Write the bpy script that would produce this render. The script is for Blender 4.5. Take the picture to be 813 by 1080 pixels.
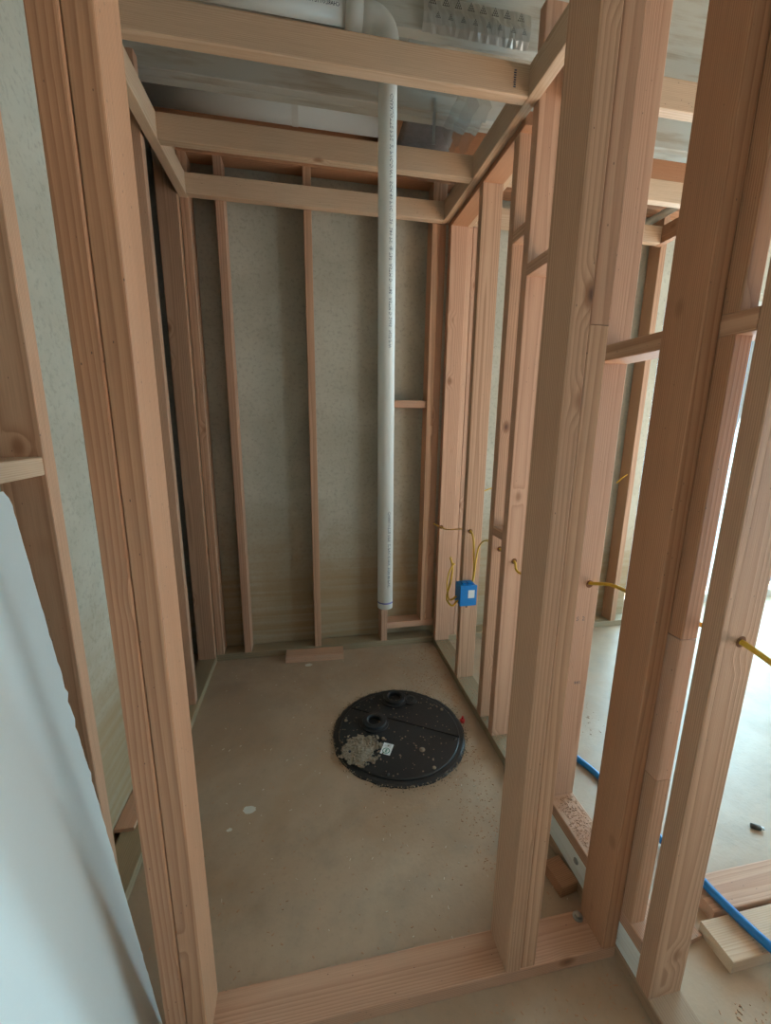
import bpy, bmesh, math, random
from mathutils import Vector, Matrix, noise
random.seed(7)
S = bpy.context.scene
for o in list(bpy.data.objects): bpy.data.objects.remove(o)
C = S.collection

# ------------------------------------------------------------------ camera
cam_d = bpy.data.cameras.new('camera'); cam = bpy.data.objects.new('camera', cam_d); C.objects.link(cam)
FPX = 435.46
cam_d.sensor_fit = 'VERTICAL'; cam_d.sensor_height = 24.0; cam_d.sensor_width = 24.0 * 813 / 1080
cam_d.lens = 24.0 * FPX / 1080; cam_d.clip_start = 0.02
yaw, pitch, roll = 0.1893, -0.2112, 0.0117
fw = Vector((math.sin(yaw) * math.cos(pitch), math.cos(yaw) * math.cos(pitch), math.sin(pitch)))
rt = Vector((math.cos(yaw), -math.sin(yaw), 0)); up = rt.cross(fw)
r2 = rt * math.cos(roll) + up * math.sin(roll); u2 = -rt * math.sin(roll) + up * math.cos(roll)
m = Matrix((r2, u2, -fw)).transposed().to_4x4(); m.translation = Vector((-0.7342, -2.24, 1.3236))
cam.matrix_world = m
S.camera = cam

# ------------------------------------------------------------------ light
S.view_settings.view_transform = 'Standard'; S.view_settings.look = 'None'; S.view_settings.gamma = 1.0
S.view_settings.use_curve_mapping = False
S.view_settings.exposure = -1.1
S.cycles.max_bounces = 10; S.cycles.diffuse_bounces = 6; S.cycles.use_denoising = True
S.cycles.sample_clamp_indirect = 6.0
W = bpy.data.worlds.new('sky'); S.world = W; W.use_nodes = True
bg = W.node_tree.nodes['Background']; bg.inputs[0].default_value = (0.50, 0.76, 1.0, 1); bg.inputs[1].default_value = 1.6

def lamp(name, kind, loc, target, energy, col, size=None, size_y=None):
    d = bpy.data.lights.new(name, kind); d.energy = energy; d.color = col
    if kind == 'AREA':
        d.shape = 'RECTANGLE'; d.size = size; d.size_y = size_y
    o = bpy.data.objects.new(name, d); C.objects.link(o); o.location = loc
    o.rotation_euler = (Vector(target) - Vector(loc)).to_track_quat('-Z', 'Y').to_euler()
    return o
sun = lamp('sun', 'SUN', (8, -4, 6), (8 - 1.0, -4 - 0.05, 6 - 1.0), 170.0, (1.0, 0.95, 0.90)); sun.data.angle = 0.01
lamp('patio_daylight', 'AREA', (3.28, -2.1, 1.15), (0, -2.1, 0.75), 190, (0.58, 0.88, 1.0), 2.4, 1.9)
lamp('garden_door_daylight', 'AREA', (2.3, 0.30, 1.1), (1.6, -3, 0.4), 240, (0.50, 0.84, 1.0), 1.7, 1.9)
lamp('rear_fill', 'AREA', (1.2, -5.9, 1.5), (0.6, 0, 1.0), 2, (0.84, 0.94, 1.0), 2.4, 1.6)  # added fill for viewer-facing surfaces, set in an unseen rear opening

# ------------------------------------------------------------------ node helper
def new_mat(name):
    mt = bpy.data.materials.new(name); mt.use_nodes = True
    nt = mt.node_tree; return mt, nt, nt.nodes['Principled BSDF']
class G:
    def __init__(s, nt): s.nt = nt
    def n(s, t, **k):
        nd = s.nt.nodes.new(t)
        for a, b in k.items(): setattr(nd, a, b)
        return nd
    def put(s, sock, v):
        if hasattr(v, 'is_linked') or isinstance(v, bpy.types.NodeSocket): s.nt.links.new(v, sock)
        else: sock.default_value = v
    def m(s, op, a, b=0.0, c=None, clamp=False):
        nd = s.n('ShaderNodeMath', operation=op); nd.use_clamp = clamp
        s.put(nd.inputs[0], a); s.put(nd.inputs[1], b)
        if c is not None: s.put(nd.inputs[2], c)
        return nd.outputs[0]
    def v(s, op, a, b):
        nd = s.n('ShaderNodeVectorMath', operation=op); s.put(nd.inputs[0], a); s.put(nd.inputs[1], b)
        return nd.outputs['Value'] if op in ('LENGTH', 'DISTANCE', 'DOT_PRODUCT') else nd.outputs[0]
    def mix(s, f, a, b, mode='MIX'):
        nd = s.n('ShaderNodeMix', data_type='RGBA', blend_type=mode)
        s.put(nd.inputs[0], f); s.put(nd.inputs[6], a); s.put(nd.inputs[7], b); return nd.outputs[2]
    def noise(s, vec, scale, detail=3, rough=0.55, dist=0.0):
        nd = s.n('ShaderNodeTexNoise'); s.put(nd.inputs['Vector'], vec); nd.inputs['Scale'].default_value = scale
        nd.inputs['Detail'].default_value = detail; nd.inputs['Roughness'].default_value = rough; nd.inputs['Distortion'].default_value = dist
        return nd.outputs[0]
    def ss(s, x, a, b):
        nd = s.n('ShaderNodeMapRange', interpolation_type='SMOOTHSTEP'); s.put(nd.inputs[0], x)
        nd.inputs[1].default_value = a; nd.inputs[2].default_value = b; return nd.outputs[0]
    def bump(s, h, st, dist=0.01):
        nd = s.n('ShaderNodeBump'); nd.inputs['Strength'].default_value = st; nd.inputs['Distance'].default_value = dist
        s.put(nd.inputs['Height'], h); return nd.outputs[0]
def c4(c): return (c[0], c[1], c[2], 1)

def wood(name, light, dark, other, freq=150, ring=0.75, rough=0.62, knots=0.62, wash=None):
    mt, nt, P = new_mat(name); g = G(nt)
    tc = g.n('ShaderNodeTexCoord').outputs['Object']; rnd = g.n('ShaderNodeObjectInfo').outputs['Random']
    r1 = g.m('FRACT', g.m('MULTIPLY', rnd, 7.31)); r2_ = g.m('FRACT', g.m('MULTIPLY', rnd, 53.7)); r3 = g.m('FRACT', g.m('MULTIPLY', rnd, 191.3))
    off = g.n('ShaderNodeCombineXYZ'); g.put(off.inputs[2], g.m('MULTIPLY', rnd, 40.0)); g.put(off.inputs[0], g.m('MULTIPLY', r1, 9.0))
    q = g.v('ADD', tc, off.outputs[0])
    # knots: one column of cells along the board
    kv = g.v('MULTIPLY', q, (9, 9, 5.5))
    vo = g.n('ShaderNodeTexVoronoi'); g.put(vo.inputs['Vector'], kv); vo.inputs['Scale'].default_value = 1.0; vo.inputs['Randomness'].default_value = 0.9
    kd = vo.outputs['Distance']; kmask = g.m('GREATER_THAN', g.n('ShaderNodeSeparateColor').outputs[0], 0.5)
    sc = g.n('ShaderNodeSeparateColor'); g.put(sc.inputs[0], vo.outputs['Color']); kmask = g.m('GREATER_THAN', sc.outputs[0], knots)
    kn = g.m('MULTIPLY', g.ss(kd, 0.17, 0.09), kmask)
    kcore = g.m('MULTIPLY', g.ss(kd, 0.10, 0.02), kmask)
    warp = g.m('MULTIPLY', g.m('MULTIPLY', g.ss(kd, 0.34, 0.0), kmask), 0.007)
    # growth rings around a pith line beside the board
    px = g.m('MULTIPLY_ADD', r2_, 0.14, -0.07); py = g.m('MULTIPLY_ADD', r3, 0.10, 0.02)
    pith = g.n('ShaderNodeCombineXYZ'); g.put(pith.inputs[0], px); g.put(pith.inputs[1], py)
    d = g.v('MULTIPLY', g.v('SUBTRACT', tc, pith.outputs[0]), (1, 1, 0.012))
    wob = g.m('MULTIPLY', g.m('SUBTRACT', g.noise(g.v('MULTIPLY', q, (6, 6, 0.9)), 1.0, 2, 0.5), 0.5), 0.011)
    r = g.m('ADD', g.m('ADD', g.v('LENGTH', d, (0, 0, 0)), wob), warp)
    fr = g.m('FRACT', g.m('MULTIPLY', r, freq)); saw = g.m('MULTIPLY', g.m('POWER', fr, 1.8), g.ss(fr, 1.0, 0.88))
    fib = g.noise(g.v('MULTIPLY', q, (420, 420, 7)), 1.0, 3, 0.6)
    big = g.noise(g.v('MULTIPLY', q, (9, 9, 1.1)), 1.0, 3, 0.55)
    base = g.mix(g.m('MULTIPLY', g.m('ADD', g.m('MULTIPLY', r1, 0.75), g.m('MULTIPLY', big, 0.5)), 0.8), c4(light), c4(other))
    col = g.mix(g.m('MULTIPLY', saw, ring), base, c4(dark))
    col = g.mix(g.m('MULTIPLY', g.ss(fib, 0.35, 0.75), 0.22), col, c4([x * 0.55 for x in dark]))
    col = g.mix(g.m('MULTIPLY', g.ss(big, 0.55, 0.8), 0.25), col, c4(dark))
    col = g.mix(g.m('MULTIPLY', kn, 0.75), col, (0.26, 0.115, 0.055, 1)); col = g.mix(g.m('MULTIPLY', kcore, 0.85), col, (0.085, 0.035, 0.02, 1))
    # nail heads and pin knots
    v2 = g.n('ShaderNodeTexVoronoi'); g.put(v2.inputs['Vector'], g.v('MULTIPLY', q, (16, 16, 7))); s2 = g.n('ShaderNodeSeparateColor'); g.put(s2.inputs[0], v2.outputs['Color'])
    pin = g.m('MULTIPLY', g.ss(v2.outputs['Distance'], 0.085, 0.05), g.m('GREATER_THAN', s2.outputs[0], 0.6))
    col = g.mix(g.m('MULTIPLY', pin, 0.85), col, (0.05, 0.03, 0.025, 1))
    if wash:
        col = g.mix(g.ss(g.noise(g.v('MULTIPLY', q, (30, 30, 4)), 1.0, 3), 0.30, 0.55), col, c4(wash))
    val = g.m('MULTIPLY_ADD', r3, 0.22, 0.89)
    hsv = g.n('ShaderNodeHueSaturation'); g.put(hsv.inputs['Value'], val); hsv.inputs['Saturation'].default_value = 1.04; g.put(hsv.inputs['Color'], col)
    g.put(P.inputs['Base Color'], hsv.outputs[0]); P.inputs['Roughness'].default_value = rough
    g.put(P.inputs['Normal'], g.bump(g.m('ADD', g.m('MULTIPLY', saw, 0.5), g.m('MULTIPLY', fib, 0.6)), 0.25, 0.002))
    return mt
M = {}
M['pink'] = wood('pink_fir', (0.62, 0.40, 0.28), (0.36, 0.175, 0.105), (0.53, 0.31, 0.205), 270, 0.72)
M['orange'] = wood('orange_fir', (0.52, 0.295, 0.175), (0.28, 0.12, 0.06), (0.45, 0.235, 0.135), 250, 0.85)
M['tan'] = wood('tan_fir', (0.60, 0.385, 0.26), (0.33, 0.165, 0.09), (0.53, 0.315, 0.20), 270, 0.82)
M['pale'] = wood('pale_spruce', (0.67, 0.50, 0.36), (0.44, 0.265, 0.155), (0.61, 0.435, 0.305), 260, 0.55)
M['treated'] = wood('treated_pine', (0.35, 0.265, 0.165), (0.21, 0.145, 0.08), (0.33, 0.26, 0.17), 170, 0.5, knots=0.85)
M['treatedb'] = wood('brown_treated_pine', (0.38, 0.26, 0.17), (0.22, 0.13, 0.075), (0.34, 0.235, 0.155), 170, 0.5, knots=0.85)
M['wash'] = wood('whitewashed_joist', (0.55, 0.49, 0.40), (0.36, 0.28, 0.20), (0.50, 0.46, 0.40), 150, 0.35, knots=0.85, wash=(0.62, 0.61, 0.56))
M['sill'] = wood('whitened_sill', (0.72, 0.74, 0.70), (0.52, 0.52, 0.46), (0.70, 0.74, 0.72), 150, 0.25, knots=0.95, wash=(0.76, 0.80, 0.78))

def plain(name, col, rough=0.5, metal=0.0, var=0.0, scale=30, bump=0.0, spec=None):
    mt, nt, P = new_mat(name); g = G(nt)
    tc = g.n('ShaderNodeTexCoord').outputs['Object']
    nz = g.noise(tc, scale, 4)
    g.put(P.inputs['Base Color'], g.mix(g.m('MULTIPLY', nz, var), c4(col), c4([x * 0.45 for x in col])))
    P.inputs['Roughness'].default_value = rough; P.inputs['Metallic'].default_value = metal
    if bump: g.put(P.inputs['Normal'], g.bump(nz, bump, 0.004))
    return mt
def concrete_floor():
    mt, nt, P = new_mat('concrete_floor'); g = G(nt)
    tc = g.n('ShaderNodeTexCoord').outputs['Object']
    a = g.noise(tc, 2.2, 5, 0.6, 0.4); b = g.noise(tc, 9, 5, 0.65); c = g.noise(tc, 90, 3, 0.6); e = g.noise(g.v('ADD', tc, (7, 3, 0)), 3.3, 4, 0.6, 0.8)
    col = g.mix(g.ss(a, 0.30, 0.72), (0.38, 0.27, 0.185, 1), (0.48, 0.365, 0.265, 1))
    col = g.mix(g.m('MULTIPLY', g.ss(e, 0.50, 0.72), 0.55), col, (0.40, 0.27, 0.17, 1))
    col = g.mix(g.m('MULTIPLY', g.ss(b, 0.45, 0.75), 0.30), col, (0.27, 0.235, 0.19, 1))
    col = g.mix(g.m('MULTIPLY', g.ss(c, 0.55, 0.75), 0.25), col, (0.25, 0.21, 0.17, 1))
    g.put(P.inputs['Base Color'], col)
    g.put(P.inputs['Roughness'], g.m('MULTIPLY_ADD', b, 0.30, 0.20))
    g.put(P.inputs['Normal'], g.bump(g.m('ADD', c, g.m('MULTIPLY', b, 1.5)), 0.12, 0.004))
    return mt
def concrete_wall():
    mt, nt, P = new_mat('concrete_wall'); g = G(nt)
    tc = g.n('ShaderNodeTexCoord').outputs['Object']; sp = g.n('ShaderNodeSeparateXYZ'); g.put(sp.inputs[0], tc)
    z = sp.outputs[2]
    a = g.noise(tc, 2.5, 5, 0.6, 0.3); c = g.noise(tc, 60, 4, 0.65)
    st = g.noise(g.v('MULTIPLY', tc, (1.2, 1.2, 34)), 1.0, 4, 0.6)
    col = g.mix(g.ss(a, 0.3, 0.7), (0.42, 0.405, 0.33, 1), (0.53, 0.52, 0.44, 1))
    col = g.mix(g.m('MULTIPLY', g.ss(c, 0.48, 0.72), 0.42), col, (0.24, 0.23, 0.19, 1))
    # honey-coloured form stain low on the wall, in horizontal streaks
    low = g.ss(g.m('ADD', z, g.m('MULTIPLY', g.m('SUBTRACT', a, 0.5), 0.5)), 0.95, 0.25)
    low = g.m('MULTIPLY', low, g.m('MULTIPLY_ADD', g.ss(st, 0.30, 0.7), 0.35, 0.62))
    col = g.mix(low, col, (0.36, 0.245, 0.125, 1))
    g.put(P.inputs['Base Color'], col); P.inputs['Roughness'].default_value = 0.8
    g.put(P.inputs['Normal'], g.bump(g.m('ADD', c, g.m('MULTIPLY', st, 0.4)), 0.22, 0.006))
    return mt
M['floor'] = concrete_floor(); M['concrete'] = concrete_wall()
M['pvc'] = plain('white_pvc', (0.80, 0.80, 0.76), 0.32, var=0.06, scale=8)
M['ink'] = plain('printing_ink', (0.05, 0.06, 0.10), 0.6)
M['greyink'] = plain('grey_ink', (0.16, 0.155, 0.14), 0.6)
M['hole'] = plain('drilled_hole_shade', (0.16, 0.06, 0.02), 0.9)
M['purple'] = plain('pipe_primer', (0.16, 0.17, 0.40), 0.5)
M['black'] = plain('black_plastic', (0.022, 0.023, 0.025), 0.42, var=0.5, scale=60, bump=0.15)
M['void'] = plain('gap_shade_black', (0.004, 0.004, 0.004), 0.9)  # near-black colour standing in for deep shade between the left studs
M['rubble'] = plain('concrete_crumbs', (0.33, 0.255, 0.18), 0.95, var=0.8, scale=90, bump=0.5)
M['blue'] = plain('blue_box_plastic', (0.006, 0.21, 0.60), 0.38, var=0.1)
M['pex'] = plain('blue_pex', (0.006, 0.16, 0.44), 0.35, var=0.1)
M['yellow'] = plain('yellow_cable', (0.72, 0.43, 0.04), 0.45, var=0.2)
M['white'] = plain('sticker_white', (0.82, 0.84, 0.84), 0.55)
M['green'] = plain('sticker_green', (0.03, 0.25, 0.15), 0.6)
M['gypsum'] = plain('drywall_paper', (0.80, 0.84, 0.83), 0.75, var=0.05, scale=200, bump=0.05)
M['gypcore'] = plain('torn_drywall_edge', (0.62, 0.55, 0.44), 0.9, var=0.4, scale=80)
M['red'] = plain('red_plastic', (0.60, 0.03, 0.03), 0.4)
M['steel'] = plain('galvanised_steel', (0.55, 0.57, 0.58), 0.35, 0.9, var=0.2)
M['darkmetal'] = plain('dark_metal', (0.10, 0.09, 0.08), 0.5, 0.6)
M['foil'] = plain('foil_facing', (0.82, 0.80, 0.76), 0.45, 0.6, var=0.12, scale=25, bump=0.12)
M['osb'] = plain('subfloor', (0.46, 0.41, 0.32), 0.85, var=0.35, scale=25)
M['duct'] = plain('white_duct_wrap', (0.86, 0.90, 0.92), 0.45, var=0.04, scale=5)
M['grey'] = plain('grey_duct_metal', (0.50, 0.53, 0.53), 0.45, 0.4, var=0.1)
M['bolt'] = plain('washer_zinc', (0.42, 0.42, 0.40), 0.35, 0.9, var=0.3)
M['chip'] = plain('wood_chip', (0.56, 0.32, 0.20), 0.8, var=0.5, scale=20)
M['chipw'] = plain('pale_chip', (0.74, 0.66, 0.54), 0.8, var=0.3, scale=20)
M['paint'] = plain('paint_spot', (0.72, 0.70, 0.64), 0.7, var=0.2)
M['insul'] = plain('insulation_fibre', (0.30, 0.27, 0.26), 0.9, var=0.8, scale=40, bump=0.6)
M['shell'] = plain('painted_wall', (0.17, 0.16, 0.15), 0.8, var=0.1)
def film_mat():
    mt, nt, P = new_mat('clear_plastic'); P.inputs['Base Color'].default_value = (0.8, 0.84, 0.86, 1); P.inputs['Roughness'].default_value = 0.12
    P.inputs['Transmission Weight'].default_value = 0.85; P.inputs['IOR'].default_value = 1.1
    return mt
M['film'] = film_mat()
def glass_mat():
    mt, nt, P = new_mat('window_glass'); nt.nodes.remove(P); g = G(nt)
    t = g.n('ShaderNodeBsdfTransparent'); gl = g.n('ShaderNodeBsdfGlossy'); gl.inputs['Roughness'].default_value = 0.02
    mx = g.n('ShaderNodeMixShader'); mx.inputs[0].default_value = 0.06
    nt.links.new(t.outputs[0], mx.inputs[1]); nt.links.new(gl.outputs[0], mx.inputs[2]); nt.links.new(mx.outputs[0], nt.nodes['Material Output'].inputs[0])
    return mt
M['glass'] = glass_mat()

# ------------------------------------------------------------------ geometry helpers
def obj(name, me, mat, parent=None, loc=(0, 0, 0), smooth=False):
    if isinstance(me, bmesh.types.BMesh):
        d = bpy.data.meshes.new(name); me.normal_update(); me.to_mesh(d); me.free(); me = d
    if smooth:
        for f in me.polygons: f.use_smooth = True
    if mat and not me.materials: me.materials.append(M[mat] if isinstance(mat, str) else mat)
    o = bpy.data.objects.new(name, me); C.objects.link(o)
    o.location = Vector(loc) - (Vector(parent['_w']) if parent and '_w' in parent else Vector((0, 0, 0)))
    if parent: o.parent = parent
    o['_w'] = list(loc)
    return o
def empty(name, loc=(0, 0, 0)):
    o = bpy.data.objects.new(name, None); C.objects.link(o); o.location = loc; o['_w'] = list(loc); o.empty_display_size = 0.1
    return o
def tag(o, label, cat, group=None):
    o['label'] = label; o['category'] = cat
    if group: o['group'] = group
    return o
def structure(o, label=None):
    o['kind'] = 'structure'
    if label: o['label'] = label
    return o
AX = {'z': Matrix.Identity(3), 'x': Matrix(((0, 0, 1), (1, 0, 0), (0, 1, 0))), 'y': Matrix(((0, 1, 0), (0, 0, 1), (1, 0, 0)))}
def prism_mesh(a, b, L, bev=0.003):
    """a x b section with eased long edges, length L along local z, centred"""
    bm = bmesh.new(); pts = []
    for sx, sy, st in ((1, 1, 0), (-1, 1, 1), (-1, -1, 2), (1, -1, 3)):
        for k in (0, 0.5, 1):
            an = (st + k) * math.pi / 2
            pts.append((sx * (a / 2 - bev) + bev * math.cos(an), sy * (b / 2 - bev) + bev * math.sin(an)))
    lo = [bm.verts.new((x, y, -L / 2)) for x, y in pts]; hi = [bm.verts.new((x, y, L / 2)) for x, y in pts]
    n = len(pts)
    for i in range(n): bm.faces.new((lo[i], lo[(i + 1) % n], hi[(i + 1) % n], hi[i]))
    bm.faces.new(hi); bm.faces.new(lo[::-1])
    return bm
def lumber(name, p0, p1, mat, parent=None, axis=None, bev=0.003, lean=(0, 0)):
    """a board filling the world box p0..p1, grain along its long axis"""
    lo = [min(a, b) for a, b in zip(p0, p1)]; hi = [max(a, b) for a, b in zip(p0, p1)]
    sz = [h - l for l, h in zip(lo, hi)]; ce = [(h + l) / 2 for l, h in zip(lo, hi)]
    axis = axis or 'xyz'[sz.index(max(sz))]; R = AX[axis]
    loc = R.transposed() @ Vector(sz)
    o = obj(name, prism_mesh(abs(loc.x), abs(loc.y), abs(loc.z), bev), mat, parent, ce)
    o.rotation_euler = R.to_euler()
    if lean != (0, 0):
        o.rotation_euler = (Matrix.Rotation(lean[0], 3, 'X') @ Matrix.Rotation(lean[1], 3, 'Y') @ R).to_euler()
    return o
def bm_box(bm, p0, p1):
    r = bmesh.ops.create_cube(bm, size=1.0); ce = [(a + b) / 2 for a, b in zip(p0, p1)]; sz = [abs(b - a) for a, b in zip(p0, p1)]
    bmesh.ops.scale(bm, vec=sz, verts=r['verts']); bmesh.ops.translate(bm, vec=ce, verts=r['verts']); return r['verts']
def box(name, p0, p1, mat, parent=None, bev=0.0):
    ce = [(a + b) / 2 for a, b in zip(p0, p1)]
    bm = bmesh.new(); bm_box(bm, [a - c for a, c in zip(p0, ce)], [b - c for b, c in zip(p1, ce)])
    if bev: bmesh.ops.bevel(bm, geom=bm.edges[:], offset=bev, segments=2, affect='EDGES')
    return obj(name, bm, mat, parent, ce)
def tube_bm(bm, pts, r, n=12, cap=True, flat=1.0):
    pts = [Vector(p) for p in pts]; rings = []; nrm = None
    for i, p in enumerate(pts):
        t = (pts[min(i + 1, len(pts) - 1)] - pts[max(i - 1, 0)]).normalized()
        if nrm is None: nrm = t.orthogonal().normalized()
        nrm = (nrm - t * nrm.dot(t)).normalized(); bn = t.cross(nrm)
        rr = r[i] if isinstance(r, (list, tuple)) else r
        rings.append([bm.verts.new(p + nrm * rr * math.cos(2 * math.pi * k / n) + bn * rr * flat * math.sin(2 * math.pi * k / n)) for k in range(n)])
    for a, b in zip(rings, rings[1:]):
        for k in range(n): bm.faces.new((a[k], a[(k + 1) % n], b[(k + 1) % n], b[k]))
    if cap: bm.faces.new(rings[0][::-1]); bm.faces.new(rings[-1])
def spline(pts, k=8):
    P = [Vector(p) for p in pts]; P = [P[0] * 2 - P[1]] + P + [P[-1] * 2 - P[-2]]; out = []
    for i in range(1, len(P) - 2):
        a, b, c, d = P[i - 1:i + 3]
        for j in range(k):
            t = j / k
            out.append(0.5 * ((2 * b) + (c - a) * t + (2 * a - 5 * b + 4 * c - d) * t * t + (3 * b - a - 3 * c + d) * t ** 3))
    out.append(P[-2]); return out
def tube(name, pts, r, mat, parent=None, n=12, smooth_path=True, flat=1.0, k=8):
    pts = spline(pts, k) if smooth_path else [Vector(p) for p in pts]
    o0 = pts[0].copy(); bm = bmesh.new(); tube_bm(bm, [p - o0 for p in pts], r, n, True, flat)
    return obj(name, bm, mat, parent, tuple(o0), smooth=True)
def lathe(name, prof, mat, loc, parent=None, n=40, jit=None):
    bm = bmesh.new(); rings = []
    for (r, z) in prof:
        rings.append([bm.verts.new(((r + (jit(k, r) if jit else 0)) * math.cos(2 * math.pi * k / n), (r + (jit(k, r) if jit else 0)) * math.sin(2 * math.pi * k / n), z)) for k in range(n)])
    for a, b in zip(rings, rings[1:]):
        for k in range(n): bm.faces.new((a[k], a[(k + 1) % n], b[(k + 1) % n], b[k]))
    if prof[0][0] > 0.0005 and prof[0][0] < prof[-1][0] or True:
        try: bm.faces.new(rings[0][::-1])
        except Exception: pass
        if prof[-1] != prof[0]:
            try: bm.faces.new(rings[-1])
            except Exception: pass
    bmesh.ops.recalc_face_normals(bm, faces=bm.faces[:])
    return obj(name, bm, mat, parent, loc)
def text_mesh(body, size):
    cu = bpy.data.curves.new('print', 'FONT'); cu.body = body; cu.size = size; cu.resolution_u = 1
    t = bpy.data.objects.new('print', cu); C.objects.link(t)
    dg = bpy.context.evaluated_depsgraph_get(); me = bpy.data.meshes.new_from_object(t.evaluated_get(dg))
    bpy.data.objects.remove(t); me.materials.clear(); return me

# ------------------------------------------------------------------ floor and outer shell
T = 0.038; D4 = 0.089
fl = structure(box('floor', (-1.6, -6.2, -0.15), (4.2, 0.5, 0.0), 'floor'), 'tan mottled concrete slab floor')
YC = 0.097     # face of the back foundation wall
XC = -1.372    # face of the left foundation wall
def wall_with_hole(name, axis, at, thick, span, h, hole, mat):
    """wall in plane y=at (axis x) or x=at (axis y); hole=(s0,s1,z0,z1)"""
    bm = bmesh.new(); s0, s1 = span; a, b, z0, z1 = hole
    for u0, u1, w0, w1 in ((s0, a, 0, h), (b, s1, 0, h), (a, b, 0, z0), (a, b, z1, h)):
        if u1 - u0 < 1e-4 or w1 - w0 < 1e-4: continue
        if axis == 'x': bm_box(bm, (u0, at, w0), (u1, at + thick, w1))
        else: bm_box(bm, (at, u0, w0), (at + thick, u1, w1))
    return obj(name, bm, mat)
HC = 2.86
WB = structure(wall_with_hole('wall_back', 'x', YC, 0.25, (-1.6, 4.2), HC, (1.42, 3.2, 0.0, 2.15), 'concrete'), 'grey poured concrete foundation wall behind the closet framing')
# left foundation wall is cut short; an added black panel paints the dark stud gap
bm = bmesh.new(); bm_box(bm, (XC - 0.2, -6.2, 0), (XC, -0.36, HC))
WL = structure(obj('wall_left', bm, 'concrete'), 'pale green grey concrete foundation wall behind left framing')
bm = bmesh.new(); bm_box(bm, (XC - 0.2, -0.36, 0), (XC - 0.17, YC, HC)); rec = obj('gap_shade_panel', bm, 'void', WL)
WS = structure(wall_with_hole('wall_side', 'y', 3.3, 0.2, (-6.2, YC), HC, (-3.35, -1.0, 0.0, 2.1), 'shell'), 'outer side wall of the neighbouring room with a patio opening')
WF = structure(wall_with_hole('wall_rear', 'x', -6.2, 0.2, (-1.6, 4.2), HC, (0.6, 2.4, 0.9, 2.2), 'shell'), 'outer wall behind the viewer with an unseen wide opening added for light')
wn = structure(box('window_1', (1.46, 0.26, 0.06), (3.16, 0.266, 2.11), 'glass'))
for a, b in (((1.42, 0.235, 0.0), (1.46, 0.29, 2.15)), ((3.16, 0.235, 0.0), (3.2, 0.29, 2.15)), ((1.46, 0.235, 0.0), (3.16, 0.29, 0.06)), ((1.46, 0.235, 2.11), (3.16, 0.29, 2.15)), ((2.29, 0.235, 0.06), (2.33, 0.255, 2.11))):
    box('window_frame', a, b, 'pvc', wn)
CE = structure(box('ceiling', (-1.6, -6.2, HC), (4.2, 0.35, HC + 0.03), 'osb'), 'tan subfloor sheathing seen between joists')
JZ = 2.555
for y0, y1, x0 in ((-0.34, -0.302, -1.37), (-0.302, -0.264, -1.37), (-0.672, -0.634, -1.37)):
    lumber('joist', (x0, y0, JZ), (3.29, y1, JZ + 0.28), 'wash', CE)
for k in range(1, 13): lumber('joist', (-1.37, -0.66 - 0.42 * k, JZ), (3.29, -0.622 - 0.42 * k, JZ + 0.28), 'wash', CE)
lumber('rim_board', (-1.37, 0.05, 2.60), (3.29, 0.088, 2.85), 'orange', CE)
lumber('joist_blocking', (-0.335, -0.262, JZ + 0.005), (-0.297, 0.05, JZ + 0.25), 'orange', CE)

# ------------------------------------------------------------------ framing on the back wall
ZP = T
lumber('bottom_plate', (-1.262, 0.0, 0.0), (0.0, D4, T), 'treated', WB)
for x, mt, w in ((-1.2612, 'tan', T), (-1.112, 'pink', T), (-0.717, 'tan', T), (-0.324, 'pink', T)):
    lumber('stud', (x, 0.002, ZP), (x + w, D4, 2.486), mt, WB)
lumber('top_plate', (-1.37, 0.0, 2.486), (0.0, D4, 2.524), 'orange', WB)
lumber('blocking', (-0.286, 0.002, 0.114), (0.0, D4, 0.152), 'pink', WB)
lumber('blocking', (-0.286, 0.012, 1.409), (-0.082, D4, 1.447), 'pink', WB)
lumber('stud', (-0.082, 0.0, 0.152), (-0.046, D4, 2.486), 'tan', WB)
lumber('stud', (-0.046, 0.006, 0.152), (-0.008, D4, 2.486), 'pink', WB)
# neighbouring room, back wall
lumber('bottom_plate', (0.089, 0.0, 0.0), (1.42, D4, T), 'treated', WB)
for x in (0.096, 0.135, 1.247): lumber('stud', (x, 0.002, ZP), (x + T, D4, 2.486), 'tan' if x > 1 else 'pink', WB)
lumber('top_plate', (0.0, 0.0, 2.486), (3.29, D4, 2.524), 'orange', WB)

# ------------------------------------------------------------------ framing on the left wall
lumber('bottom_plate', (-1.351, -3.4, 0.0), (-1.262, -0.0, T), 'treated', WL)
lumber('shim_board', (-1.371, -1.03, T), (-1.31, -0.6, T + 0.012), 'pink', WL)
for y, mt in ((-0.035, 'tan'), (-0.421, 'pink'), (-0.80, 'orange'), (-1.275, 'tan'), (-1.68, 'tan'), (-2.09, 'orange')):
    yy = y
    sx = -0.010 if y == -0.421 else 0.0
    lumber('stud', (-1.351 + sx, yy, ZP), (-1.262 + sx, yy + T - (0.002 if y > -0.1 else 0), 2.55), mt, WL)
lumber('blocking', (-1.351, -1.642, 1.211), (-1.266, -1.275, 1.249), 'pale', WL)
for x0, x1 in ((-1.351, -1.262),): lumber('top_plate', (x0, -3.4, 2.55 - 0.001), (x1, -0.001, 2.553), 'orange', WL) if False else None

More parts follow.
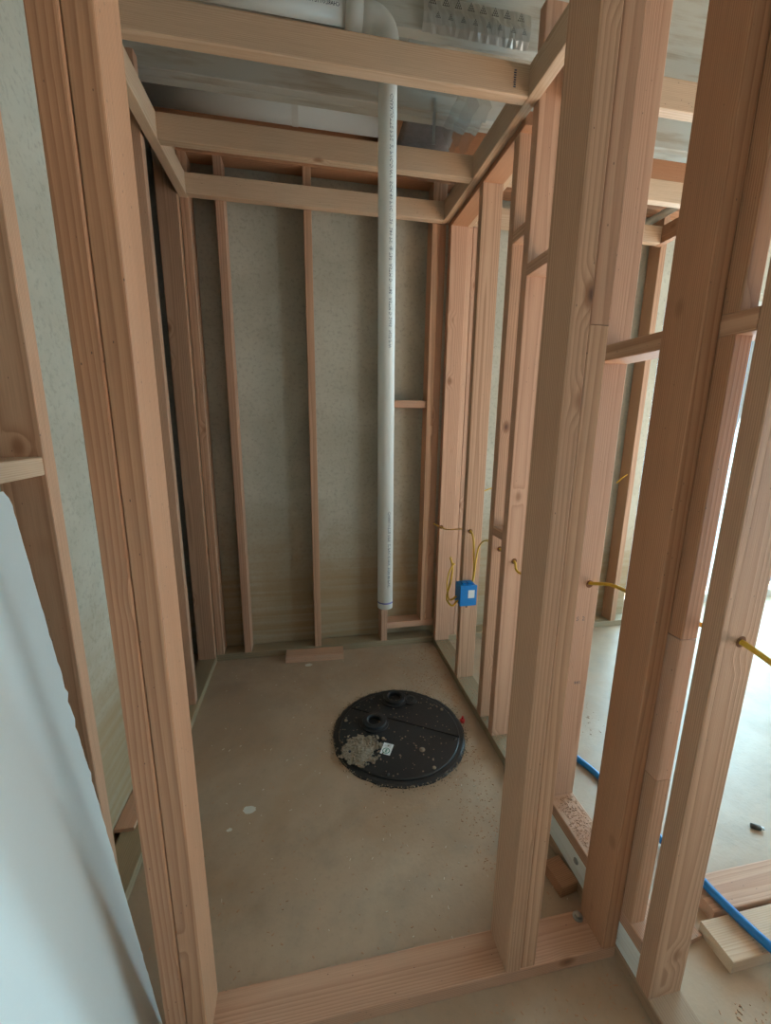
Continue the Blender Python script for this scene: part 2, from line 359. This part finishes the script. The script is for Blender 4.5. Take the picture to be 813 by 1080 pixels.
# ------------------------------------------------------------------ right partition
WR = structure(empty('wall_right', (0.045, -0.8, 0)), 'open stud partition on the right side of the closet')
lumber('bottom_plate', (0.0, -1.25, 0.0), (D4, -0.003, T), 'treated', WR)
lumber('bottom_plate', (0.0, -3.2, 0.0), (D4, -1.25, T), 'treatedb', WR)
def rstud(y, mt, z0=ZP, z1=2.285, x0=0.0, x1=D4): return lumber('stud', (x0, y, z0), (x1, y + T, z1), mt, WR)
rstud(-0.048, 'pink'); rstud(-0.43, 'tan'); rstud(-0.727, 'tan'); rstud(-0.845, 'pink', z1=2.555)
lumber('top_plate', (0.0, -0.765, 2.285), (D4, -0.003, 2.323), 'orange', WR)
E_ = rstud(-1.25, 'pink', 0.153, 2.555)
rstud(-1.675, 'tan', z1=2.555)
# raised sill under the right-hand bay
lumber('sill_board', (0.001, -1.637, T), (0.04, -1.17, 0.115), 'sill', WR)
lumber('sill_board', (0.05, -1.637, T), (0.088, -1.17, 0.115), 'sill', WR)
lumber('sill_plate', (0.0, -1.637, 0.115), (D4, -1.17, 0.153), 'pink', WR)
lumber('blocking', (0.0, -1.637, 1.481), (D4, -1.25, 1.519), 'tan', WR)
lumber('blocking', (0.0, -0.807, 1.947), (D4, -0.727, 1.985), 'tan', WR, axis='y')
lumber('blocking', (0.0, -1.212, 1.808), (D4, -0.845, 1.846), 'pink', WR)
lumber('blocking', (0.0, -0.807, 0.885), (D4, -0.727, 0.923), 'pink', WR, axis='y')
# doubled backing stud beside the front wall, in three lengths
lumber('backing_stud', (0.0005, -1.602, 0.153), (0.040, -1.513, 0.56), 'tan', WR)
lumber('backing_stud', (0.0005, -1.602, 0.562), (0.040, -1.513, 0.90), 'pink', WR)
lumber('backing_stud', (0.0005, -1.602, 0.902), (0.040, -1.513, 1.481), 'orange', WR)
lumber('backing_stud', (0.0005, -1.602, 1.519), (0.040, -1.513, 2.555), 'orange', WR)
# anchor heads on the sill
for y, z, r in ((-1.405, 0.092, 0.009),):
    lathe('anchor_head', [(0.0006, 0.0), (r, 0.0), (r, 0.003), (r * 0.6, 0.006), (0.0006, 0.006)], 'bolt', (0.0, y, z), WR, 14).rotation_euler = (0, -math.pi / 2, 0)

# ------------------------------------------------------------------ front partition with the door opening
WFR = structure(empty('wall_front', (-0.5, -1.53, 0)), 'front stud partition with an open doorway')
YF, YB = -1.573, -1.484
lumber('bottom_plate', (-1.046, YF, 0.0), (-0.0005, YB, T), 'pink', WFR)
lumber('jamb_stud', (-1.0455, YF - 0.002, T), (-1.0075, YB, 2.555), 'orange', WFR)
lumber('jamb_stud', (-1.0068, YF, T), (-0.9692, YB, 2.555), 'orange', WFR)
lumber('jamb_stud', (-0.2986, YF, T), (-0.2606, YB, 2.555), 'tan', WFR)
lumber('jamb_stud', (-0.2598, YF + 0.002, T), (-0.2218, YB, 1.49), 'tan', WFR)
lumber('jamb_stud', (-0.2598, YF + 0.002, 1.491), (-0.2218, YB, 1.99), 'pink', WFR)
lumber('jamb_stud', (-0.2598, YF + 0.004, 1.991), (-0.2218, YB, 2.555), 'tan', WFR)
lumber('end_stud', (-0.0385, YF, T), (-0.0005, YB, 2.555), 'orange', WFR)
w = lathe('washer', [(0.0006, 0.0), (0.013, 0.0), (0.013, 0.003), (0.008, 0.003), (0.008, 0.011), (0.0006, 0.012)], 'bolt', (-0.056, -1.50, T), WFR, 18)

# ------------------------------------------------------------------ dropped ceiling framing
HB = 2.304; BH = 0.084
def soffit(name, loc, label, x0, x1, ys, mats, ledge_l, ledge_r):
    s = empty(name, loc); tag(s, label, 'ceiling frame')
    for y, mt in zip(ys, mats): lumber('beam', (x0, y, HB), (x1, y + T, HB + BH), mt, s)
    for a, b, y0, y1, mt in (ledge_l, ledge_r): lumber('ledger', (a, y0, HB - 0.001), (b, y1, HB + BH + 0.003), mt, s)
    return s
sf = soffit('soffit_frame', (-0.63, -0.5, HB), 'pale lumber dropped ceiling frame over the closet with three cross beams', -1.2235, -0.0382, (-0.845, -0.404, -0.002 - T - 0.001), ('pale', 'pale', 'pale'),
            (-1.2615, -1.2240, -1.47, -0.001 - 0.001, 'pale'), (-0.0378, -0.0004, -1.47, -0.002, 'pale'))
sr = soffit('soffit_frame', (0.7, -0.5, HB), 'dropped ceiling frame above the neighbouring room beyond the right studs', 0.1285, 1.199, (-0.89, -0.415, -0.045), ('pale', 'pale', 'pale'),
            (0.090, 0.128, -1.47, -0.002, 'pale'), (1.1995, 1.237, -1.6, -0.002, 'orange'))
# stamped marks near the right end of the nearest beam
bm = bmesh.new()
for k in range(8): bm_box(bm, (-0.0035 if k % 2 else -0.0045, -0.0004, k * 0.006), (0.0035, 0.0, k * 0.006 + 0.0032))
obj('mill_stamp', bm, 'ink', sf, (-0.085, -0.8455, HB + 0.018))
# strap on beam end etc.

# ------------------------------------------------------------------ white pvc vent pipe
R = 0.0302
vp = tag(empty('vent_pipe', (-0.4365, -0.70, 0.592)), 'white plastic pipe hanging from the ceiling elbow above the sump lid', 'pipe')
PB, PT = Vector((-0.4365, -0.70, 0.592)), Vector((-0.449, -0.70, 2.475))
bm = bmesh.new(); nn = 32
def ring_at(p, r): return [bm.verts.new(p + Vector((r * math.cos(2 * math.pi * k / nn), r * math.sin(2 * math.pi * k / nn), 0)) - PB) for k in range(nn)]
rs = [ring_at(PB + Vector((0, 0, 0.25)), R - 0.004), ring_at(PB, R - 0.004), ring_at(PB, R), ring_at(PT, R)]
for a, b in zip(rs, rs[1:]):
    for k in range(nn): bm.faces.new((a[k], a[(k + 1) % nn], b[(k + 1) % nn], b[k]))
bm.faces.new(rs[0][::-1])
bmesh.ops.recalc_face_normals(bm, faces=bm.faces[:])
obj('pipe_drop', bm, 'pvc', vp, tuple(PB), smooth=True)
bm = bmesh.new(); tube_bm(bm, [(0, 0, 0), (0, 0, 0.006)], R + 0.0006, 32, False); obj('primer_band', bm, 'purple', vp, tuple(PB + Vector((0, 0, 0.022))), True)
ez = 2.54
arc = [Vector((-0.449 - 0.055 * (1 - math.cos(a)), -0.70, ez - 0.055 + 0.055 * math.sin(a))) for a in [i * math.pi / 20 for i in range(11)]]
tube('elbow', [(-0.449, -0.70, 2.455)] + arc + [(-0.535, -0.70, ez)], 0.0352, 'pvc', vp, 28, False)
tube('elbow_collar', [(-0.530, -0.70, ez), (-0.582, -0.70, ez)], 0.0372, 'pvc', vp, 28, False)
tube('pipe_run', [(-0.575, -0.70, ez), (-1.20, -0.70, ez)], R, 'pvc', vp, 28, False)
def pipe_print(body, size, start, axis_dir, r, ang0, name, flip=1):
    """wrap lettering round a pipe: reads along axis_dir"""
    me = text_mesh(body, size); ax = Vector(axis_dir).normalized()
    e1 = ax.orthogonal().normalized(); e1 = Vector((1, 0, 0)) if abs(ax.z) > 0.5 else Vector((0, -1, 0))
    e1 = (e1 - ax * e1.dot(ax)).normalized(); e2 = ax.cross(e1)
    for v in me.vertices:
        an = ang0 + flip * v.co.y / r
        v.co = ax * v.co.x + (e1 * math.cos(an) + e2 * math.sin(an)) * (r + 0.0005)
    return obj(name, me, 'ink', vp, start)
dirv = (PB - PT).normalized()
txt = 'CHARLOTTE PIPE  2" PVC-DWV  SCH 40 PVC 1120  280 PSI @ 73F  ASTM D 1785  ASTM D 2665  NSF-PW'
pipe_print(txt, 0.0165, tuple(PT - Vector((0, 0, 0.14))), dirv, R, math.radians(62), 'lettering')
pipe_print('CHARLOTTE PIPE  2" PVC-DWV  SCH 40 PVC', 0.0155, tuple(PT + dirv * 1.48), dirv, R, math.radians(62), 'lettering')
pipe_print('CHARLOTTE PIPE  2" PVC-DWV  SCH 40', 0.013, (-0.60, -0.70, ez), (-1, 0, 0), R, math.radians(-20), 'lettering')

# ------------------------------------------------------------------ sump lid
LC = Vector((-0.37, -0.712, 0.0))
lid = tag(empty('sump_lid', tuple(LC)), 'round black plastic sump lid set in the closet floor', 'lid')
jit = lambda k, r: 0.006 * noise.noise(Vector((k * 0.9, r * 50, 1.3))) if r > 0.27 else 0
lathe('rim', [(0.262, 0.0), (0.288, 0.0), (0.286, 0.0045), (0.276, 0.008), (0.262, 0.008), (0.262, 0.0)], 'black', tuple(LC), lid, 96, jit)
def disc_half(name, side):
    bm = bmesh.new(); a0, a1 = Vector((-0.552, -0.541, 0)) - LC, Vector((-0.118, -0.803, 0)) - LC
    t = (a1 - a0).normalized(); nrm = Vector((-t.y, t.x, 0)) * side; off = a0.dot(nrm) + 0.0035; r = 0.2605
    h = math.sqrt(r * r - off * off); th0 = math.atan2(nrm.y, nrm.x); half = math.acos(max(-1, min(1, off / r)))
    pts = [(r * math.cos(th0 - half + 2 * half * i / 48), r * math.sin(th0 - half + 2 * half * i / 48)) for i in range(49)]
    lo = [bm.verts.new((x, y, 0.001)) for x, y in pts]; mid = [bm.verts.new((x, y, 0.011)) for x, y in pts]; hi = [bm.verts.new((x * 0.985, y * 0.985, 0.0135)) for x, y in pts]; n = len(pts)
    for i in range(n):
        j = (i + 1) % n; bm.faces.new((lo[i], lo[j], mid[j], mid[i])); bm.faces.new((mid[i], mid[j], hi[j], hi[i]))
    bm.faces.new(hi); bm.faces.new(lo[::-1]); return obj(name, bm, 'black', lid, tuple(LC))
disc_half('cover_half', 1); disc_half('cover_half', -1)
def port(x, y, r, hole):
    p = lathe('pipe_port', [(hole, 0.002), (hole, 0.026), (hole + 0.006, 0.030), (r - 0.012, 0.028), (r - 0.010, 0.018), (r, 0.016), (r, 0.010)], 'black', (x, y, 0.004), lid, 36)
    return p
port(-0.349, -0.512, 0.062, 0.030); port(-0.470, -0.655, 0.064, 0.028)
lathe('cord_plug', [(0.0006, 0.010), (0.034, 0.010), (0.034, 0.016), (0.020, 0.020), (0.016, 0.017), (0.0006, 0.017)], 'black', (-0.276, -0.532, 0.003), lid, 28)
for a in range(8):
    an = math.radians(22 + 45 * a)
    lathe('bolt', [(0.0006, 0.010), (0.008, 0.010), (0.008, 0.012), (0.005, 0.016), (0.0006, 0.016)], 'black' if a % 3 else 'rubble', (LC.x + 0.243 * math.cos(an), LC.y + 0.243 * math.sin(an), 0.003), lid, 12)
lathe('plug_screw', [(0.0006, 0.010), (0.012, 0.010), (0.012, 0.012), (0.005, 0.016), (0.0006, 0.015)], 'rubble', (-0.301, -0.841, 0.0035), lid, 14)
st = box('sticker', (-0.030, -0.021, 0), (0.030, 0.021, 0.0006), 'white', lid)
st.location = Vector((-0.443, -0.812, 0.0142)) - LC; st.rotation_euler = (0, 0, math.radians(62))
def child_flat(name, bm, mat, par, loc):
    o = obj(name, bm, mat, None, (0, 0, 0)); o.parent = par; o.location = loc; return o
bm = bmesh.new(); n = 24
ri = [bm.verts.new((0.012 * math.cos(6.2832 * k / n), 0.012 * math.sin(6.2832 * k / n), 0)) for k in range(n)]; ro = [bm.verts.new((0.0155 * math.cos(6.2832 * k / n), 0.0155 * math.sin(6.2832 * k / n), 0)) for k in range(n)]
for k in range(n): bm.faces.new((ri[k], ro[k], ro[(k + 1) % n], ri[(k + 1) % n]))
for k in range(3): bm_box(bm, (-0.008 + k * 0.006, -0.004, -0.0001), (-0.004 + k * 0.006, 0.004, 0.0001))
child_flat('printed_emblem', bm, 'green', st, (-0.011, 0, 0.0009))
bm = bmesh.new()
for k in range(3): bm_box(bm, (0.010 + 0.006 * k, -0.014, -0.0001), (0.0125 + 0.006 * k, 0.014 - 0.006 * (k == 2), 0.0001))
child_flat('printed_lines', bm, 'steel', st, (0, 0, 0.0008))
# crumbs of concrete spilled over the lid's left side
def ico(bm, p, r, sq=0.7):
    v = bmesh.ops.create_icosphere(bm, subdivisions=1, radius=r)['verts']
    for q in v: q.co = Vector((q.co.x * random.uniform(.8, 1.2), q.co.y * random.uniform(.8, 1.2), q.co.z * sq)) + Vector(p)
bm = bmesh.new()
NU, NV = 30, 30; grid = {}
for i in range(NU + 1):
    for j in range(NV + 1):
        u, v = i / NU * 2 - 1, j / NV * 2 - 1
        x, y = u * 0.085, v * 0.085
        rr = math.sqrt(u * u + v * v) + 0.55 * noise.noise(Vector((x * 26, y * 26, 4))) + 0.25 * noise.noise(Vector((x * 70, y * 70, 1)))
        grid[i, j] = (bm.verts.new((x, y, max(0.0, 0.009 * (1 - rr)) + 0.003 * noise.noise(Vector((x * 120, y * 120, 0))) + 0.0005)), rr)
for i in range(NU):
    for j in range(NV):
        q = [grid[i, j], grid[i + 1, j], grid[i + 1, j + 1], grid[i, j + 1]]
        if max(a[1] for a in q) < 1.0: bm.faces.new([a[0] for a in q])
for v in [v for v in bm.verts if not v.link_faces]: bm.verts.remove(v)
for k in range(90):
    a = random.uniform(0, 6.283); d = random.random() ** 0.5 * 0.10
    ico(bm, (d * math.cos(a), d * 0.85 * math.sin(a), 0.006), random.uniform(0.002, 0.006))
for k in range(26):   # chunky lumps towards the middle of the lid
    ico(bm, (random.uniform(0.0, 0.075), random.uniform(0.03, 0.085), 0.005), random.uniform(0.004, 0.009))
cr = obj('concrete_crumbs', bm, 'rubble', None, (-0.548, -0.800, 0.0145)); cr.rotation_euler = (0, 0, math.radians(-25))
tag(cr, 'tan crumbled concrete spilled on the left of the black lid', 'rubble'); cr['kind'] = 'stuff'
bm = bmesh.new()
for k in range(150):
    a = random.uniform(0, 6.283); d = math.sqrt(random.random()) * 0.25
    ico(bm, (d * math.cos(a), d * math.sin(a), 0.0008), random.uniform(0.0015, 0.0045), 0.4)
for k in range(900):
    a = random.uniform(0, 6.283); d = random.gauss(0.285, 0.010)
    ico(bm, (d * math.cos(a), d * math.sin(a), -0.0085 if d > .262 else 0), random.uniform(0.001, 0.0035), 0.5)
gr = tag(obj('lid_grit', bm, 'rubble', None, (LC.x, LC.y, 0.0135)), 'pale grit scattered over the black lid and around its rim', 'grit'); gr['kind'] = 'stuff'
rc = tag(empty('red_cap', (-0.072, -0.70, 0)), 'small red plastic cap on the floor beside the black lid', 'cap')
lathe('cap_body', [(0.0006, 0.0), (0.010, 0.0), (0.011, 0.012), (0.008, 0.016), (0.0006, 0.016)], 'red', (-0.072, -0.70, 0.0), rc, 16)
lathe('cap_stem', [(0.0006, 0.0), (0.005, 0.0), (0.005, 0.012), (0.0006, 0.012)], 'red', (-0.072, -0.70, 0.016), rc, 10)

# ------------------------------------------------------------------ blue outlet box
ob = tag(empty('outlet_box', (0.005, -0.431, 0.474)), 'blue plastic electrical box fixed to the second closet stud', 'electrical box')
X0, X1, Y0, Y1, Z0, Z1 = -0.034, 0.046, -0.505, -0.4315, 0.474, 0.574
box('body', (X0, Y0 + 0.006, Z0), (X1, Y1, Z1), 'blue', ob, 0.003)
box('cover', (X0 - 0.002, Y0, Z0 - 0.002), (X1 + 0.002, Y0 + 0.0055, Z1 + 0.002), 'blue', ob, 0.0015)
box('sticker', (0.004, Y0 - 0.0008, 0.512), (0.036, Y0 - 0.0001, 0.552), 'white', ob)
for x in (-0.018, 0.010): box('cable_clamp', (x, -0.485, Z1 + 0.0002), (x + 0.018, -0.45, Z1 + 0.006), 'blue', ob, 0.001)
box('mounting_tab', (-0.006, Y0 - 0.001, Z0 - 0.009), (0.003, Y0 + 0.003, Z0 - 0.002), 'darkmetal', ob)

# ------------------------------------------------------------------ yellow cables
CR = 0.0048
def cable(pts, label, r=CR):
    return tag(tube('electrical_cable', pts, r, 'yellow', None, 8, True, 0.7), label, 'cable', 'yellow electrical cables')
cable([(0.030, -0.39, 0.826), (0.028, -0.44, 0.822), (0.033, -0.462, 0.79), (0.045, -0.452, 0.70), (0.048, -0.455, 0.62), (0.040, -0.462, 0.578)], 'yellow cable from a stud hole straight down into the blue box')
cable([(0.050, -1.21, 0.872), (0.042, -0.90, 0.78), (0.039, -0.845, 0.811), (0.036, -0.74, 0.824), (0.034, -0.68, 0.826), (0.050, -0.56, 0.812), (0.056, -0.48, 0.76), (0.054, -0.458, 0.68), (0.050, -0.46, 0.62), (0.042, -0.468, 0.578)], 'yellow cable threading the closet studs and arching down to the blue box')
cable([(-0.036, -0.46, 0.505), (-0.075, -0.47, 0.495), (-0.088, -0.46, 0.56), (-0.078, -0.45, 0.62), (-0.055, -0.445, 0.665), (-0.050, -0.442, 0.66)], 'yellow cable loop bulging left of the blue box')
cable([(-0.036, -0.478, 0.492), (-0.066, -0.485, 0.470), (-0.086, -0.46, 0.50), (-0.066, -0.45, 0.58), (-0.058, -0.445, 0.65), (-0.070, -0.44, 0.70)], 'yellow cable with a loose end rising left of the blue box')
cable([(-0.03, -0.03, 0.765), (0.010, -0.052, 0.748), (0.02, -0.12, 0.752), (0.025, -0.30, 0.80), (0.029, -0.43 + T + 0.002, 0.826)], 'thin cable between the corner stud and the blue box stud', 0.004)
cable([(0.10, 0.03, 0.80), (0.20, 0.05, 0.86), (0.30, 0.06, 0.93), (0.45, 0.06, 0.96), (0.62, 0.06, 0.90)], 'yellow cable sagging along the concrete beyond the closet studs', 0.004)
cable([(0.055, -1.212, 0.886), (0.056, -1.252, 0.882), (0.075, -1.32, 0.90), (0.075, -1.45, 0.905), (0.058, -1.60, 0.925), (0.050, -1.675, 0.934), (0.075, -1.76, 0.905), (0.17, -1.93, 0.84), (0.34, -2.2, 0.80)], 'yellow cable leaving the rightmost stud toward the viewer', 0.0055)
cable([(1.25, 0.035, 1.02), (1.235, 0.015, 1.025), (1.215, 0.02, 1.01), (1.20, 0.05, 0.97)], 'short yellow cable at the far stud in the neighbouring room', 0.0055)

bm = bmesh.new(); n = 16
bm.faces.new([bm.verts.new((0.0115 * math.cos(6.2832 * k / n), 0, 0.0115 * math.sin(6.2832 * k / n))) for k in range(n)])
hole_me = bpy.data.meshes.new('drilled_hole'); bm.to_mesh(hole_me); bm.free(); hole_me.materials.append(M['hole'])
for x, y, z in ((0.012, -0.048, 0.748), (0.028, -0.43, 0.822), (0.036, -0.727, 0.824), (0.039, -0.845, 0.811), (0.056, -1.25, 0.878), (0.050, -1.675, 0.934)):
    obj('drilled_hole', hole_me, None, WR, (x, y - 0.0006, z))

# ------------------------------------------------------------------ drywall sheet leaning on the left
bm = bmesh.new()
Pb, Pt = Vector((-1.085, -1.50, 0.0)), Vector((-1.244, -1.424, 1.203))
edge = []
NE = 90
for i in range(NE + 1):
    t = i / NE; p = Pb.lerp(Pt, t)
    p.y += 0.0015 * noise.noise(Vector((t * 30, 0, 0))) + 0.0022 * noise.noise(Vector((t * 110, 5, 0))) * (1 + 2 * (0.5 < t < 0.72))
    edge.append(p)
edge[-1].y -= 0.012; edge[-2].y -= 0.003
nb, nt_ = Vector((-1.085, -3.4, 0.0)), Vector((-1.244, -3.4, 1.203))
nrm = (Pt - Pb).cross(Vector((0, -1, 0))).normalized()
if nrm.x > 0: nrm = -nrm
nrm.y = 0; nrm.normalize()
front = [bm.verts.new(p - Pb) for p in edge] + [bm.verts.new(nt_ - Pb), bm.verts.new(nb - Pb)]
back = [bm.verts.new(v.co + nrm * 0.0127) for v in front]
bm.faces.new(front); bm.faces.new(back[::-1])
ef = []
for i in range(len(front)):
    j = (i + 1) % len(front); f = bm.faces.new((front[j], front[i], back[i], back[j]))
    f.material_index = 1
bmesh.ops.recalc_face_normals(bm, faces=bm.faces[:])
dw = obj('drywall_sheet', bm, 'gypsum', None, tuple(Pb)); dw.data.materials.append(M['gypcore'])
tag(dw, 'white drywall sheet with a ragged cut edge leaning at the left', 'drywall')

# ------------------------------------------------------------------ loose lumber
def loose(name, p0, p1, mat, label, rot=0.0, cat='lumber', axis=None):
    o = lumber(name, p0, p1, mat, None, axis); o.rotation_euler = (Matrix.Rotation(rot, 3, 'Z') @ o.rotation_euler.to_matrix()).to_euler()
    return tag(o, label, cat)
loose('lumber_scrap', (-0.880, -0.094, 0.0), (-0.556, -0.012, T), 'pink', 'short lumber offcut lying in front of the back plate', math.radians(-2))
loose('lumber_scrap', (-0.060, -1.425, 0.0), (-0.004, -1.345, T), 'orange', 'small end grain offcut on the floor behind the front plate', math.radians(8), axis='x')
loose('floor_plank', (0.262, -1.655, 0.0), (1.20, -1.566, T), 'pale', 'nearest loose plank on the floor under the blue pipe', 0)
loose('floor_plank', (0.318, -1.556, 0.0), (1.35, -1.467, T), 'pink', 'farther loose plank on the floor beyond the right studs', 0)
loose('lumber_scrap', (0.20, -1.585, 0.0), (0.252, -1.530, 0.016), 'pink', 'thin wood sliver beside the plank ends', 0.1)
# ------------------------------------------------------------------ blue water pipe
tag(tube('water_pipe', [(0.20, -0.62, 0.012), (0.245, -0.80, 0.012), (0.304, -0.99, 0.012), (0.328, -1.07, 0.012), (0.352, -1.22, 0.013), (0.352, -1.36, 0.026), (0.347, -1.46, 0.049), (0.350, -1.52, 0.0505), (0.362, -1.60, 0.0505), (0.376, -1.66, 0.0505), (0.42, -1.80, 0.03), (0.50, -1.98, 0.013), (0.60, -2.2, 0.012)], 0.0118, 'pex', None, 14, k=6), 'blue plastic water pipe running over the loose planks', 'pipe')
db = tag(empty('metal_slug', (0.723, -1.357, 0)), 'small dark metal fitting lying on the bright floor', 'fitting')
t_ = tube('barrel', [(0.708, -1.349, 0.008), (0.730, -1.362, 0.008)], 0.008, 'darkmetal', db, 14, False)
tube('nozzle', [(0.730, -1.362, 0.008), (0.738, -1.367, 0.008)], 0.0055, 'steel', db, 12, False)

# ------------------------------------------------------------------ things above the dropped ceiling
du = tag(empty('duct_pipe', (-0.79, -0.02, 2.63)), 'smooth white round duct above the middle ceiling beam', 'duct')
tube('duct_body', [(-1.365, -0.135, 2.672), (-0.345, -0.135, 2.672)], 0.098, 'duct', du, 40, False)
bm = bmesh.new()
for i in range(20):
    pass
n = 22; sw = 0.026; rr = 0.1; lo = []; hi = []
for i in range(n + 1):
    a = math.radians(-200 + 220 * i / n); lo.append(bm.verts.new((0, rr * math.cos(a), rr * math.sin(a)))); hi.append(bm.verts.new((sw, rr * math.cos(a), rr * math.sin(a))))
for i in range(n): bm.faces.new((lo[i], lo[i + 1], hi[i + 1], hi[i]))
obj('strap', bm, 'white', du, (-0.755, -0.135, 2.672))
fd = tag(empty('foil_insulation', (-0.18, -0.69, 2.56)), 'foil faced insulation strip with printed triangles above the right beam end', 'insulation')
bm = bmesh.new(); NX = 30
prof = [(-0.012, 0.086), (-0.020, 0.05), (-0.022, 0.035), (-0.014, 0.012), (0.004, 0.0)]
vs = [[bm.verts.new((-0.335 + 0.365 * i / NX, -0.676 + p[0] + 0.006 * noise.noise(Vector((i * .7, j * 1.3, 0))), 2.552 + p[1] + 0.004 * noise.noise(Vector((i * .9, j, 7))))) for j, p in enumerate(prof)] for i in range(NX + 1)]
for i in range(NX):
    for j in range(len(prof) - 1): bm.faces.new((vs[i][j], vs[i + 1][j], vs[i + 1][j + 1], vs[i][j + 1]))
g_ = bmesh.ops.solidify(bm, geom=bm.faces[:], thickness=0.003)
obj('foil_facing', bm, 'foil', fd)
for row, (zz, yy, s) in enumerate(((2.600, -0.7045, 0.024), (2.570, -0.7005, 0.017))):
    bm = bmesh.new(); pv = {}
    for a in range(5):
        for b in range(a + 1): pv[a, b] = bm.verts.new(((b - a / 2) * s / 4, 0, s - a * s / 4))
    for a in range(4):
        for b in range(a + 1): bm.faces.new((pv[a, b], pv[a + 1, b], pv[a + 1, b + 1]))
    tri = bpy.data.meshes.new('printed_triangle'); bm.to_mesh(tri); bm.free(); tri.materials.append(M['greyink'])
    for k in range(8):
        obj('printed_triangle', tri, None, fd, (-0.31 + k * 0.042 + row * 0.02 + 0.006 * noise.noise(Vector((k * 3.1, row, 0))), yy - 0.0035, zz))
gb = tag(box('metal_duct', (-0.52, -0.63, 2.60), (-0.352, -0.40, 2.84), 'grey', None, 0.004), 'plain grey sheet metal duct beside the pipe elbow', 'duct')
ps = empty('plastic_film', (-0.08, -0.45, 2.45)); tag(ps, 'crumpled clear plastic film hanging beside the right ledger', 'plastic film')
for q in range(2):
    bm = bmesh.new(); A = [[bm.verts.new((-0.13 + 0.05 * q + 0.012 * noise.noise(Vector((i, j, q * 3))) + 0.05 * j / 8, -0.55 + 0.30 * i / 10, 2.55 - 0.09 * j / 8 - 0.02 * noise.noise(Vector((i * .8, j * .5, q))))) for j in range(9)] for i in range(11)]
    for i in range(10):
        for j in range(8): bm.faces.new((A[i][j], A[i + 1][j], A[i + 1][j + 1], A[i][j + 1]))
    obj('film_fold', bm, 'film', ps, smooth=True)
hs = tag(box('hanger_strap', (-0.195, -0.345, 2.44), (-0.183, -0.3425, 2.60), 'steel'), 'thin metal strap hanging from the pale joist', 'strap')
inb = bmesh.new(); bm_box(inb, (-0.29, -0.25, 2.60), (-0.02, 0.045, 2.84)); bmesh.ops.subdivide_edges(inb, edges=inb.edges[:], cuts=6, use_grid_fill=True)
for v in inb.verts: v.co += Vector([0.02 * noise.noise(v.co * 22 + Vector((k * 9, 0, 0))) for k in range(3)])
tag(obj('insulation_batt', inb, 'insul', None, smooth=True), 'dark fibrous insulation stuffed behind the right end joist', 'insulation')
tag(tube('supply_pipe', [(1.165, -1.5, 2.43), (1.165, -0.7, 2.43), (1.165, 0.06, 2.43)], 0.02, 'pvc', None, 14, False), 'thin white pipe along the ledger in the neighbouring room', 'pipe')

# ------------------------------------------------------------------ stamps on studs
def stamp(body, size, loc, parent):
    me = text_mesh(body, size)
    for v in me.vertices: v.co = Vector((v.co.x, 0, v.co.y))
    return obj('mill_stamp', me, 'ink', parent, loc)
stamp('S  2', 0.019, (0.026, -1.2504, 0.765), WR); stamp('885', 0.015, (0.044, -1.2504, 0.555), WR)

# ------------------------------------------------------------------ floor litter
bm = bmesh.new()
for (x, y, r) in ((-0.965, -0.985, 0.022), (-0.755, -0.125, 0.020), (-1.02, -1.05, 0.009)):
    n = 18; top = [bm.verts.new((x + r * (1 + 0.5 * noise.noise(Vector((k, x * 9, 0)))) * math.cos(6.2832 * k / n), y + r * 0.7 * (1 + 0.5 * noise.noise(Vector((k, y * 9, 3)))) * math.sin(6.2832 * k / n), 0.0012)) for k in range(n)]
    bm.faces.new(top)
obj('paint_spots', bm, 'paint', fl, (0, 0, 0)).location = -Vector(fl['_w'])
def litter(name, n, areas, mat, label, smin, smax):
    bm = bmesh.new(); tot = sum(a[4] for a in areas)
    for x0, x1, y0, y1, wgt, z in areas:
        for k in range(int(n * wgt / tot)):
            x, y = random.uniform(x0, x1), random.uniform(y0, y1)
            if z == 0 and (Vector((x, y, 0)) - LC).length < 0.29: continue
            L, w_, h = random.uniform(smin, smax), random.uniform(0.001, 0.0025), random.uniform(0.0006, 0.0018); a = random.uniform(0, 6.283)
            vs = bm_box(bm, (-L / 2, -w_ / 2, 0), (L / 2, w_ / 2, h))
            Rz = Matrix.Rotation(a, 3, 'Z')
            for v in vs: v.co = Rz @ v.co + Vector((x, y, z + 0.0002))
    o = obj(name, bm, mat); o['kind'] = 'stuff'; return tag(o, label, 'wood litter')
litter('wood_shavings', 1500, [(-1.2, -0.02, -1.47, -0.10, 5, 0), (-0.28, -0.01, -0.65, -0.02, 5, 0), (-0.25, -0.08, -1.33, -0.7, 3, 0)], 'chip', 'reddish wood shavings strewn over the closet slab', 0.0015, 0.008)
litter('wood_shavings', 600, [(0.1, 0.5, -2.0, -1.70, 6, 0)], 'chip', 'wood shavings on the slab in front of the loose planks', 0.0015, 0.008)
litter('wood_shavings', 400, [(-0.5, -0.01, -1.9, -1.6, 4, 0)], 'chip', 'wood shavings on the slab in front of the doorway plate', 0.0015, 0.008)
litter('wood_shavings', 400, [(0.1, 0.6, -0.9, -0.02, 4, 0)], 'chip', 'wood shavings on the neighbouring room floor behind the partition', 0.0015, 0.008)
litter('wood_shavings', 450, [(0.01, 0.08, -1.50, -1.26, 3, 0.1535)], 'chip', 'reddish sawdust heaped on the raised sill plate', 0.0015, 0.008)
litter('wood_shavings', 350, [(0.005, 0.08, -1.16, -0.02, 4, T + 0.0005)], 'chip', 'wood shavings along the bottom plate of the right partition', 0.0015, 0.008)
litter('pale_shavings', 150, [(-1.2, -0.02, -1.47, -0.10, 5, 0)], 'chipw', 'pale wood flecks scattered sparsely over the closet slab', 0.003, 0.010)

for o in bpy.data.objects:
    if '_w' in o: del o['_w']
